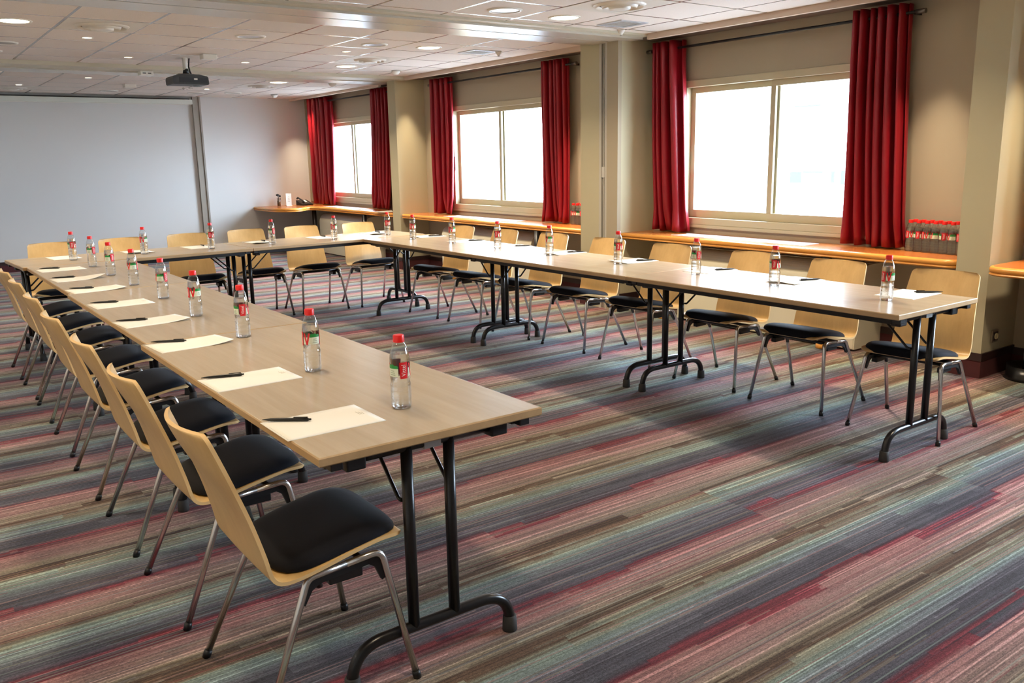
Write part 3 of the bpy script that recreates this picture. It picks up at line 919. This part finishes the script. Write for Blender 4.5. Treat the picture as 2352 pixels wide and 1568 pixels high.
PNL = [((.015, .403), (.125, .318)), ((.028, 1.023), (.155, .983)), ((.049, 1.792), (.167, 1.732)), ((.047, 2.435), (.167, 2.385)), ((.062, 3.121), (.179, 3.072)), ((.078, 3.827), (.183, 3.769)), ((.077, 4.474), (.194, 4.431)), ((.089, 5.141), (.204, 5.076))]
def ordn(i): return ORD[i] + ' from the near end' if i else 'nearest the near end'
for i, (x, y, r, c) in enumerate(PL):
    put_sheet(c, (x, y, TZ), r, 'blank cream sheet of paper on the left table row, ' + ordn(i))
for i, (a, b) in enumerate(PNL):
    put_pen(a, b, 'black pen lying on paper on the left row, ' + ordn(i))
PNR = [((3.628, .317), (3.539, .404)), ((3.60, 1.02), (3.47, 1.07)), ((3.60, 1.66), (3.49, 1.71)), ((3.595, 2.37), (3.49, 2.43)), ((3.60, 3.14), (3.49, 3.20)), ((3.60, 3.83), (3.49, 3.885)), ((3.59, 4.53), (3.49, 4.59)), ((3.58, 5.215), (3.47, 5.28))]
for i, (a, b) in enumerate(PNR):
    put_sheet([0, 1, 0, 1, 1, 0, 0, 1][i], (3.47, a[1] + .085 + (.01 if i == 0 else 0), TZ), PI + [.04, .0, .05, -.03, .02, 0, .03, -.02][i], 'white sheet of paper on the window side row, ' + ordn(i))
    put_pen(a, b, 'black pen lying on paper on the window side row, ' + ordn(i))
PB = [(.365, 5.905), (.945, 5.93), (1.46, 5.955), (2.04, 5.985), (2.66, 6.005), (3.27, 6.02)]
for i, (x, y) in enumerate(PB):
    put_sheet(i % 2, (x, y, TZ), -H90 + yb_ + [.03, -.02, 0, .04, 0, -.03][i], 'white sheet of paper on the far cross row, ' + ORD[i] + ' from the left')
    put_pen((x + .075, y + .16), (x + .068, y + .03), 'black pen seen end on, on the far cross row, ' + ORD[i] + ' from the left')

# ------------------------------------------------------------------ water bottles
PROFILE = [(.0255, .0), (.0285, .003), (.0308, .010), (.0312, .018), (.0300, .024), (.0312, .030), (.0314, .040), (.0308, .044), (.0314, .048), (.0312, .058), (.0306, .062), (.0312, .066), (.0310, .074), (.0300, .079), (.0288, .084), (.0296, .090), (.0303, .094), (.0303, .150), (.0297, .158), (.0280, .170), (.0252, .182), (.0215, .193), (.0170, .201), (.0140, .205), (.0135, .213)]
def cyl(r, th, z): return (r * math.cos(th), r * math.sin(th), z)
def patch(bm, fn, nu, nv, r, mi):
    g = [[bm.verts.new(cyl(r, *fn(i / nu, j / nv))) for j in range(nv + 1)] for i in range(nu + 1)]
    for i in range(nu):
        for j in range(nv):
            f = bm.faces.new((g[i][j], g[i + 1][j], g[i + 1][j + 1], g[i][j + 1])); f.smooth = True; f.material_index = mi
D2 = math.radians
def make_label():
    bm = BM(); Z0, Z1 = .096, .1465
    for o in (0, PI):
        # red block with the name, red V, hills over a pale text panel
        patch(bm, lambda u, v: (o + D2(-26 + 52 * u) * (.84 + .16 * v), Z0 + (Z1 - Z0) * v), 8, 4, .0306, 0)
        patch(bm, lambda u, v: (o + D2(30 + 118 * u), Z0 + .006 + .026 * v), 14, 3, .0305, 1)
        for a, b in ((38, 56), (74, 56)):
            patch(bm, lambda u, v: (o + D2(a + (b - a) * (1 - v) - 6 + 12 * u), Z0 + .004 + .042 * v), 3, 6, .0307, 0)
        patch(bm, lambda u, v: (o + D2(76 + 72 * u), Z0 + .031 + v * (.007 + .004 * abs(math.sin(u * 9)) + .003 * math.sin(u * 4))), 18, 2, .0306, 2)
        for k in range(3):
            patch(bm, lambda u, v: (o + D2(94 + 3 * k + (36 - 6 * k) * u), Z0 + .011 + .006 * k + .0022 * v), 5, 1, .0307, 3)
    return bm
def make_lettering():
    cu = bpy.data.curves.new('lettering', 'FONT'); cu.body = 'Vittel'; cu.size = .019; cu.align_x = 'CENTER'; cu.align_y = 'CENTER'; cu.resolution_u = 3
    ob = bpy.data.objects.new('lettering_tmp', cu); COL.objects.link(ob)
    dg = bpy.context.evaluated_depsgraph_get()
    me = bpy.data.meshes.new_from_object(ob.evaluated_get(dg))
    bm = BM()
    for o in (0, PI):
        b2 = BM(); b2.from_mesh(me)
        bmesh.ops.subdivide_edges(b2, edges=[e for e in b2.edges if e.calc_length() > .004], cuts=1)
        idx = {}
        for v in b2.verts:
            # text runs upwards: x -> z, y -> to the left
            z = .1215 + v.co.x * .86
            idx[v] = bm.verts.new(cyl(.0309, o - v.co.y / .0306, z))
        for f in b2.faces:
            try: bm.faces.new([idx[v] for v in f.verts])
            except ValueError: pass
        b2.free()
    bpy.data.objects.remove(ob); bpy.data.meshes.remove(me); bpy.data.curves.remove(cu)
    return bm
def make_bottle():
    t = thing('water_bottle', '', 'bottle', (0, 0, 0), 0, None)
    bm = BM(); lathe(bm, PROFILE, 28, cap1=False); obj('bottle_body', bm, M_pet, t)
    bm = BM(); wp = [(r - .0009, z + (.001 if i == 0 else 0)) for i, (r, z) in enumerate(PROFILE) if z <= .172]; lathe(bm, wp, 28); obj('water', bm, M_water, t, sharp=60)
    lb = obj('paper_label', make_label(), [M_lred, M_lcream, M_lgreen, mat('label_text', rgb(150, 168, 140), .5)], t)
    obj('lettering', make_lettering(), M_lwhite, lb)
    bm = BM(); n = 40
    prof = [(.0155, .2035), (.0166, .2045), (.0166, .222), (.0155, .2255), (.012, .226)]
    rings = []
    for r, z in prof: rings.append([bm.verts.new(((r + (.0004 if k % 2 and r > .016 else 0)) * math.cos(2 * PI * k / n), (r + (.0004 if k % 2 and r > .016 else 0)) * math.sin(2 * PI * k / n), z)) for k in range(n)])
    for i in range(len(prof) - 1):
        for k in range(n): bm.faces.new((rings[i][k], rings[i][(k + 1) % n], rings[i + 1][(k + 1) % n], rings[i + 1][k])).smooth = True
    bm.faces.new(rings[0][::-1]); bm.faces.new(rings[-1])
    obj('screw_cap', bm, M_red, t, sharp=50)
    return t
BO = [make_bottle(), False]
CAMXY = Vector((-.797, -1.963))
def put_bottle(x, y, z, face, label, group):
    """face: which bearing of the label looks towards the entrance corner, in degrees"""
    rz = math.atan2(CAMXY.y - y, CAMXY.x - x) - math.radians(face)
    if not BO[1]:
        BO[1] = True; BO[0].location = (x, y, z); BO[0].rotation_euler = (0, 0, rz); BO[0]['label'] = label; BO[0]['group'] = group
    else: clone(BO[0], (x, y, z), rz, label, group)
GB1, GB2, GB3 = 'water bottles on the left table row', 'water bottles on the window side table row', 'water bottles on the far cross row'
BL = [(.403, .276), (.384, .896), (.399, 1.673), (.394, 2.339), (.421, 3.049), (.424, 3.745), (.419, 4.379), (.426, 5.037)]
FL = [-22, 85, -10, 70, 130, 100, 140, 140]
for i, (x, y) in enumerate(BL):
    put_bottle(x, y, TZ, FL[i], 'red capped water bottle on the left table row, ' + ordn(i), GB1)
BR = [(3.226, .385), (3.236, 1.072), (3.269, 1.686), (3.288, 2.415), (3.295, 3.186), (3.288, 3.864), (3.275, 4.547), (3.23, 5.17)]
FR = [48, 8, -30, 0, 100, 20, 60, 40]
for i, (x, y) in enumerate(BR):
    put_bottle(x, y, TZ, FR[i], 'red capped water bottle on the window side table row, ' + ordn(i), GB2)
BB = [(.397, 5.637), (.952, 5.704), (1.514, 5.716), (2.06, 5.70), (2.682, 5.72), (3.271, 5.751)]
FB = [0, 60, 10, 140, 50, 20]
for i, (x, y) in enumerate(BB):
    put_bottle(x, y, TZ, FB[i], 'red capped water bottle on the far cross row, ' + ORD[i] + ' from the left', GB3)
GB4 = 'spare water bottles beside the nearest curtain'
for k in range(8):
    for r in range(2):
        x = 5.215 - .006 * k + r * .0645; y = 1.40 - .0648 * k
        put_bottle(x, y, .7562, [40, 10, 60, 110, 0, 110, 50, 80][k] + 37 * r, 'spare water bottle on the shelf by the right pillar, %s row, %s from the curtain' % (('front', 'rear')[r], ORD[k]), GB4)
GB5 = 'spare water bottles beside the wide pillar'
for k in range(3):
    for r in range(2):
        put_bottle(5.222 + .0645 * r, 5.192 - .0655 * k, .7562, [60, 100, 10][k] + 50 * r, 'spare water bottle on the shelf behind the wide pillar, %s row, %s from the curtain' % (('front', 'rear')[r], ORD[k]), GB5)

# ------------------------------------------------------------------ things on the far shelf
t = thing('telephone', 'black desk telephone on the far corner shelf', 'telephone', (4.96, 11.85, .7575), .15)
bm = BM()
P = [(-.10, 0), (.10, 0), (.10, .085), (-.10, .02)]
A = [bm.verts.new((-.10, x, z)) for x, z in P]; B_ = [bm.verts.new((.10, x, z)) for x, z in P]
for i in range(4): bm.faces.new((A[i], A[(i + 1) % 4], B_[(i + 1) % 4], B_[i]))
bm.faces.new(A[::-1]); bm.faces.new(B_); obj('base', bm, M_plast, t)
bm = BM(); tube(bm, fillet([(-.075, -.10, .05), (-.075, -.08, .075), (-.075, .08, .125), (-.075, .105, .105)], .02, 4), [.02, .02] + [.014] * 10 + [.02, .02], 12); obj('handset', bm, M_plast, t)
bm = BM(); v = [bm.verts.new(p) for p in ((-.03, .0, .0575), (.05, .0, .0575), (.05, .08, .0835), (-.03, .08, .0835))]; w = [bm.verts.new(Vector(x.co) - Vector((0, 0, .004))) for x in v]
bm.faces.new(v); bm.faces.new(w[::-1])
for i in range(4): bm.faces.new((v[i], w[i], w[(i + 1) % 4], v[(i + 1) % 4]))
obj('memo_card', bm, M_paper, t)
bm = BM()
for i in range(4):
    for j in range(3): box(bm, -.025 + j * .028, -.008 + j * .028, -.085 + i * .019, -.072 + i * .019, .030 + i * .0058, .036 + i * .0058)
obj('keypad', bm, M_grey, t)
t = thing('leaflet_card', 'upright white card standing on the far corner shelf', 'card', (4.70, 11.88, .756), .1)
bm = BM(); box(bm, -.05, .05, -.001, .001, .0, .205); obj('card', bm, M_paper, t)
bm = BM(); box(bm, -.05, .05, -.03, .03, 0, .004); obj('stand_foot', bm, M_white, t)
bm = BM()
for k in range(4): box(bm, -.02 + .004 * k, .02 - .004 * k, -.0016, -.001, .07 + k * .025, .078 + k * .025)
obj('print', bm, M_ink, t)
t = thing('tumbler', 'small glass tumbler with dark stirrers on the far corner shelf', 'glass', (4.53, 11.88, .756))
bm = BM(); lathe(bm, [(.030, 0), (.034, .14), (.031, .14), (.028, .006)], 20, cap1=True); obj('glass_body', bm, M_pet, t)
bm = BM(); lathe(bm, [(.026, .007), (.029, .09)], 18); obj('filling', bm, mat('brown_filling', rgb(110, 78, 48), .7), t)
bm = BM(); tube(bm, [(0, 0, .09), (-.012, 0, .19)], .006, 8); lathe(bm, [(.004, .165), (.026, .172), (.026, .196), (.006, .203)], 14, -.016, 0)
lathe(bm, [(.004, .150), (.018, .156), (.018, .176), (.004, .182)], 12, .022, .005); obj('stirrer', bm, M_plast, t)
t = thing('paper_pad', 'white paper pad hanging over the front edge of the far shelf', 'paper', (4.99, 8.98, .7575), .25)
bm = BM(); box(bm, -.15, .15, -.11, .11, 0, .006, bev=.001); obj('sheets', bm, M_paper, t)
bm = BM(); box(bm, .10, .13, -.10, .02, .006, .014, bev=.002); obj('dark_clip', bm, M_plast, t)

# ------------------------------------------------------------------ projection screen and projector
t = thing('projection_screen', 'white rolled up projection screen case along the back wall', 'projection screen', (.9, YB - .06, 2.405))
bm = BM(); box(bm, -2.6, 2.445, -.045, .058, -.035, .036, bev=.006); obj('case', bm, mat('screen_case', rgb(214, 218, 208), .4), t)
bm = BM(); box(bm, -2.55, 2.40, -.012, .012, -.042, -.034); obj('bottom_bar', bm, M_white, t)
bm = BM(); box(bm, -.27, -.20, -.0475, -.045, -.008, .014); obj('maker_badge', bm, mat('badge_blue', rgb(34, 40, 110), .4), t)
bm = BM(); box(bm, -2.6, 2.40, -.03, .05, .036, .05); obj('shadow_strip', bm, M_dark, t)  # dark strip standing for the shadow line between case and ceiling
t = thing('projector', 'black projector hanging from the ceiling on a short pole', 'projector', (1.93, 7.40, 2.26))
bm = BM()
prof = [(-.178, .008), (-.170, 0), (.170, 0), (.182, .01), (.176, .07), (.165, .082), (.09, .098), (-.08, .100), (-.13, .088), (-.172, .078), (-.181, .055)]
A = [bm.verts.new((x, -.13, z)) for x, z in prof]; B_ = [bm.verts.new((x, .13, z)) for x, z in prof]
for i in range(len(prof)): bm.faces.new((A[i], A[(i + 1) % len(prof)], B_[(i + 1) % len(prof)], B_[i]))
bm.faces.new(A[::-1]); bm.faces.new(B_); obj('housing', bm, mat('projector_shell', rgb(42, 40, 38), .45), t)
bm = BM(); box(bm, -.115, .165, -.133, -.130, .016, .066); cp = obj('connector_panel', bm, M_plast, t)
bm = BM(); box(bm, .03, .065, -.1345, -.133, .045, .060); obj('sticker', bm, M_white, cp)
bm = BM()
for x, z, r in ((-.085, .045, .012), (-.05, .05, .005), (-.03, .038, .005), (-.02, .038, .005), (.0, .038, .005)):
    lathe(bm, [(r, 0), (r, .002)], 12, x, -z); 
bmesh.ops.rotate(bm, verts=bm.verts[:], cent=(0, 0, 0), matrix=Matrix.Rotation(PI / 2, 3, 'X')); bmesh.ops.translate(bm, verts=bm.verts[:], vec=(0, -.133, 0))
obj('sockets', bm, M_grey, cp)
bm = BM(); lathe(bm, [(.032, -.006), (.036, .0), (.036, .004)], 20, .10, .04); obj('lens_foot', bm, M_plast, t)
bm = BM(); box(bm, -.09, .06, -.05, .05, .104, .110); obj('mount_plate', bm, M_grey, t)
bm = BM(); tube(bm, [(0, .02, .11), (0, .02, .165)], [.034, .024], 16); obj('mount_joint', bm, M_plast, t)
bm = BM(); tube(bm, [(-.004, .02, .15), (-.004, .02, .27)], .024, 16); obj('pole', bm, M_white, t)
bm = BM(); tube(bm, [(.05, .0, .10), (.04, .02, .14), (.035, .03, .19), (.05, .04, .27)], .008, 10); obj('cable', bm, M_plast, t)

# ------------------------------------------------------------------ ceiling fittings
def area_lamp(parent, r, power, col, spread):
    ld = bpy.data.lights.new('lamp', 'AREA'); ld.shape = 'DISK'; ld.size = r * 2; ld.energy = power; ld.color = col; ld.spread = spread
    lo = bpy.data.objects.new('lamp', ld); COL.objects.link(lo); lo.parent = parent; lo.location = (0, 0, -.008)
WARM = (1.0, .80, .56)
def downlight(x, y, z, label, lit=True, power=13):
    t = thing('downlight', label, 'ceiling light', (x, y, z), 0, 'large round downlights')
    bm = BM(); lathe(bm, [(.105, -.001), (.108, -.006), (.124, -.006), (.128, -.0005)], 40, cap0=False, cap1=False); obj('ring', bm, M_white if lit else M_grille, t)
    bm = BM(); lathe(bm, [(.104, -.004), (.106, -.001)], 32); obj('diffuser', bm, M_lamp if lit else M_grille, t)
    if lit: area_lamp(t, .10, power, WARM, math.radians(135))
    return t
DL = 'lit round ceiling downlight '
downlight(.188, 5.59, HC, DL + 'at the upper left picture corner')
downlight(.20, 7.585, HC, DL + 'cut by the left picture edge')
downlight(3.706, 3.486, HC, DL + 'nearest the lens, in front of the pillar band', power=26)
downlight(3.714, 5.557, HC, DL + 'just behind the pillar band', power=26)
downlight(3.74, 7.45, HC, DL + 'right of the projector', power=26)
downlight(3.63, 9.25, 2.49, DL + 'over the far cross row of tables', power=26)
for x, y in ((3.70, 1.4), (.3, 1.4), (3.70, -.8), (.3, -.8), (.3, 3.486), (-1.25, .2), (-1.25, 2.4), (-1.25, 4.6)):  # leftmost three are unseen fill added for the chair backs; others continue rows
    downlight(x, y, HC, DL + 'added outside the view, above x %.1f y %.1f' % (x, y), power=20 if x > 2 else (9 if x < 0 else 11))
def spot(x, y, z, label, power=3.5, spread=80):
    t = thing('halogen_spot', label, 'ceiling light', (x, y, z), 0, 'small halogen spots')
    bm = BM(); lathe(bm, [(.036, -.001), (.038, -.005), (.047, -.004), (.048, -.0005)], 24, cap0=False, cap1=False); obj('ring', bm, M_white, t)
    bm = BM(); lathe(bm, [(.035, -.003), (.036, -.001)], 20); obj('lamp_face', bm, M_halo, t)
    area_lamp(t, .03, power, WARM, math.radians(spread))
for i, (x, y, z, lb) in enumerate([(.813, 6.288, HC, 'below the round air outlet at the upper left'), (1.423, 7.581, HC, 'left of the projector'), (2.60, 7.544, HC, 'right of the projector'),
        (3.144, 6.193, HC, 'beside the unlit round fitting in the middle bay'), (.835, 10.806, 2.49, 'in the far bay at the left'), (1.406, 9.517, 2.49, 'in the far bay, upper one at the left'), (3.126, 10.625, 2.49, 'in the far bay below the projector')]):
    spot(x, y, z, 'small lit halogen spot ' + lb)
for y, lb, pw in ((1.28, 'beside the right pillar', 5), (.38, 'over the short rounded shelf', 7), (4.96, 'beside the wide pillar', 8), (8.2, 'beside the far pillar', 4), (11.78, 'in the far corner', 9)):  # unseen fill spots, added to warm the walls and pillar sides
    spot(5.02 if y < 11 else 5.01, y, 2.509, 'added unseen fill spot above the curtain rod ' + lb, pw, 50 if y < 11 else 66)
def blank(x, y, z, label, r=.125, dark=False):
    t = thing('round_ceiling_fitting', label, 'ceiling fitting', (x, y, z), 0, 'unlit round ceiling fittings')
    bm = BM(); lathe(bm, [(r * .8, -.002), (r * .82, -.010), (r * .95, -.009), (r, -.0005)], 36, cap0=False, cap1=False); obj('ring', bm, M_white, t)
    bm = BM(); lathe(bm, [(r * .79, -.004), (r * .8, -.001)], 30); obj('cover', bm, M_grey if dark else M_grille, t)
UF = 'unlit round ceiling fitting '
blank(3.099, 3.434, HC, UF + 'with bright ring, in the near bay', .13)
blank(3.147, 5.594, HC, UF + 'left of the lit downlight in the middle bay')
blank(1.966, 5.589, HC, UF + 'with flat white cover, above the projector', .13)
blank(.256, 6.922, HC, UF + 'dark, at the left picture edge', dark=True)
blank(2.011, 11.40, 2.49, UF + 'close to the screen case, left of the projector', dark=True)
blank(3.195, 11.373, 2.49, UF + 'close to the back wall, below the projector', dark=True)
blank(3.68, 11.186, 2.49, UF + 'close to the back wall, at the right', dark=True)
def diffuser(x, y, z, label, r=.19):
    t = thing('air_diffuser', label, 'air vent', (x, y, z), 0, 'round air outlets')
    bm = BM(); box(bm, -.285, .285, -.30, .30, -.002, 0); obj('tile_plate', bm, mat('diffuser_plate', rgb(212, 206, 194), .5), t)
    bm = BM()
    lathe(bm, [(r * .80, -.003), (r * .9, -.020), (r, -.003)], 36, cap0=False, cap1=False)
    lathe(bm, [(r * .52, -.004), (r * .64, -.028), (r * .70, -.006)], 36, cap0=False, cap1=False)
    lathe(bm, [(r * .20, -.030), (r * .40, -.032), (r * .44, -.006)], 30, cap0=True, cap1=False); obj('cone', bm, M_white, t)
    bm = BM(); lathe(bm, [(r * .78, -.0025), (r * .79, -.0022)], 30); obj('throat', bm, mat('vent_throat', rgb(110, 98, 84), .7), t)
diffuser(.788, 5.57, HC, 'round air outlet on a pale tile at the upper left', .2)
diffuser(3.683, 6.739, HC, 'round air outlet between the two middle lit downlights', .175)
diffuser(3.692, 2.85, HC, 'round air outlet at the top of the picture, nearest', .19)
diffuser(3.627, 9.865, 2.49, 'round air outlet in the far bay at the right', .18)
diffuser(.83, 11.317, 2.49, 'round air outlet above the screen case at the left', .17)
def vent(x, y, z, label):
    t = thing('ceiling_grille', label, 'air vent', (x, y, z), 0, 'square ceiling grilles')
    bm = BM()
    for a in (-1, 1): box(bm, a * .13 - .02, a * .13 + .02, -.15, .15, -.008, 0); box(bm, -.11, .11, a * .13 - .02, a * .13 + .02, -.008, 0)
    obj('frame', bm, M_grille, t)
    bm = BM()
    for k in range(7): box(bm, -.11, .11, -.105 + k * .03, -.09 + k * .03, -.006, 0)
    obj('slats', bm, M_grey, t)
vent(4.33, 5.62, HC, 'square ceiling grille in the middle bay near the windows')
vent(4.33, 3.50, HC, 'square ceiling grille in the near bay by the pillar')
def sensor(x, y, z, label, kind):
    t = thing('ceiling_sensor', label, 'sensor', (x, y, z), 0, 'small ceiling sensors')
    bm = BM()
    if kind in ('box', 'plain'):
        box(bm, -.07, .07, -.06, .06, -.05, 0, bev=.008); obj('housing', bm, M_white, t)
        if kind == 'plain': return
        bm = BM(); box(bm, -.045, -.01, -.062, -.06, -.032, -.022); box(bm, .01, .045, -.062, -.06, -.032, -.022); obj('slot', bm, M_plast, t)
    elif kind == 'smoke':
        lathe(bm, [(.05, 0), (.05, -.02), (.04, -.03), (.03, -.045), (.012, -.05)], 24); obj('housing', bm, M_white, t)
        bm = BM(); lathe(bm, [(.056, -.001), (.056, -.006)], 24); obj('base_ring', bm, M_grey, t)
    else:
        lathe(bm, [(.045, 0), (.045, -.008), (.012, -.045)], 4); obj('housing', bm, M_white, t)
        bm = BM(); lathe(bm, [(.012, -.045), (.008, -.05)], 8); obj('eye', bm, M_grey, t)
sensor(1.803, 8.50, 2.49, 'white sensor box with two dark slots under the far ceiling band', 'box')
sensor(2.047, 7.023, HC, 'plain white box above the projector', 'plain')
sensor(2.021, 10.238, 2.49, 'white box in the far ceiling bay', 'plain')
sensor(4.50, 5.50, HC, 'tapered sensor beside the middle bay grille', 'pir')
sensor(4.56, 3.76, HC, 'tapered sensor beside the near bay grille', 'pir')
sensor(4.49, 7.648, HC, 'round detector in the middle bay near the far pillar', 'smoke')
sensor(4.321, 9.10, 2.49, 'round detector in the far bay near the far window', 'smoke')
sensor(4.361, 11.303, 2.49, 'round detector close to the far window corner', 'smoke')
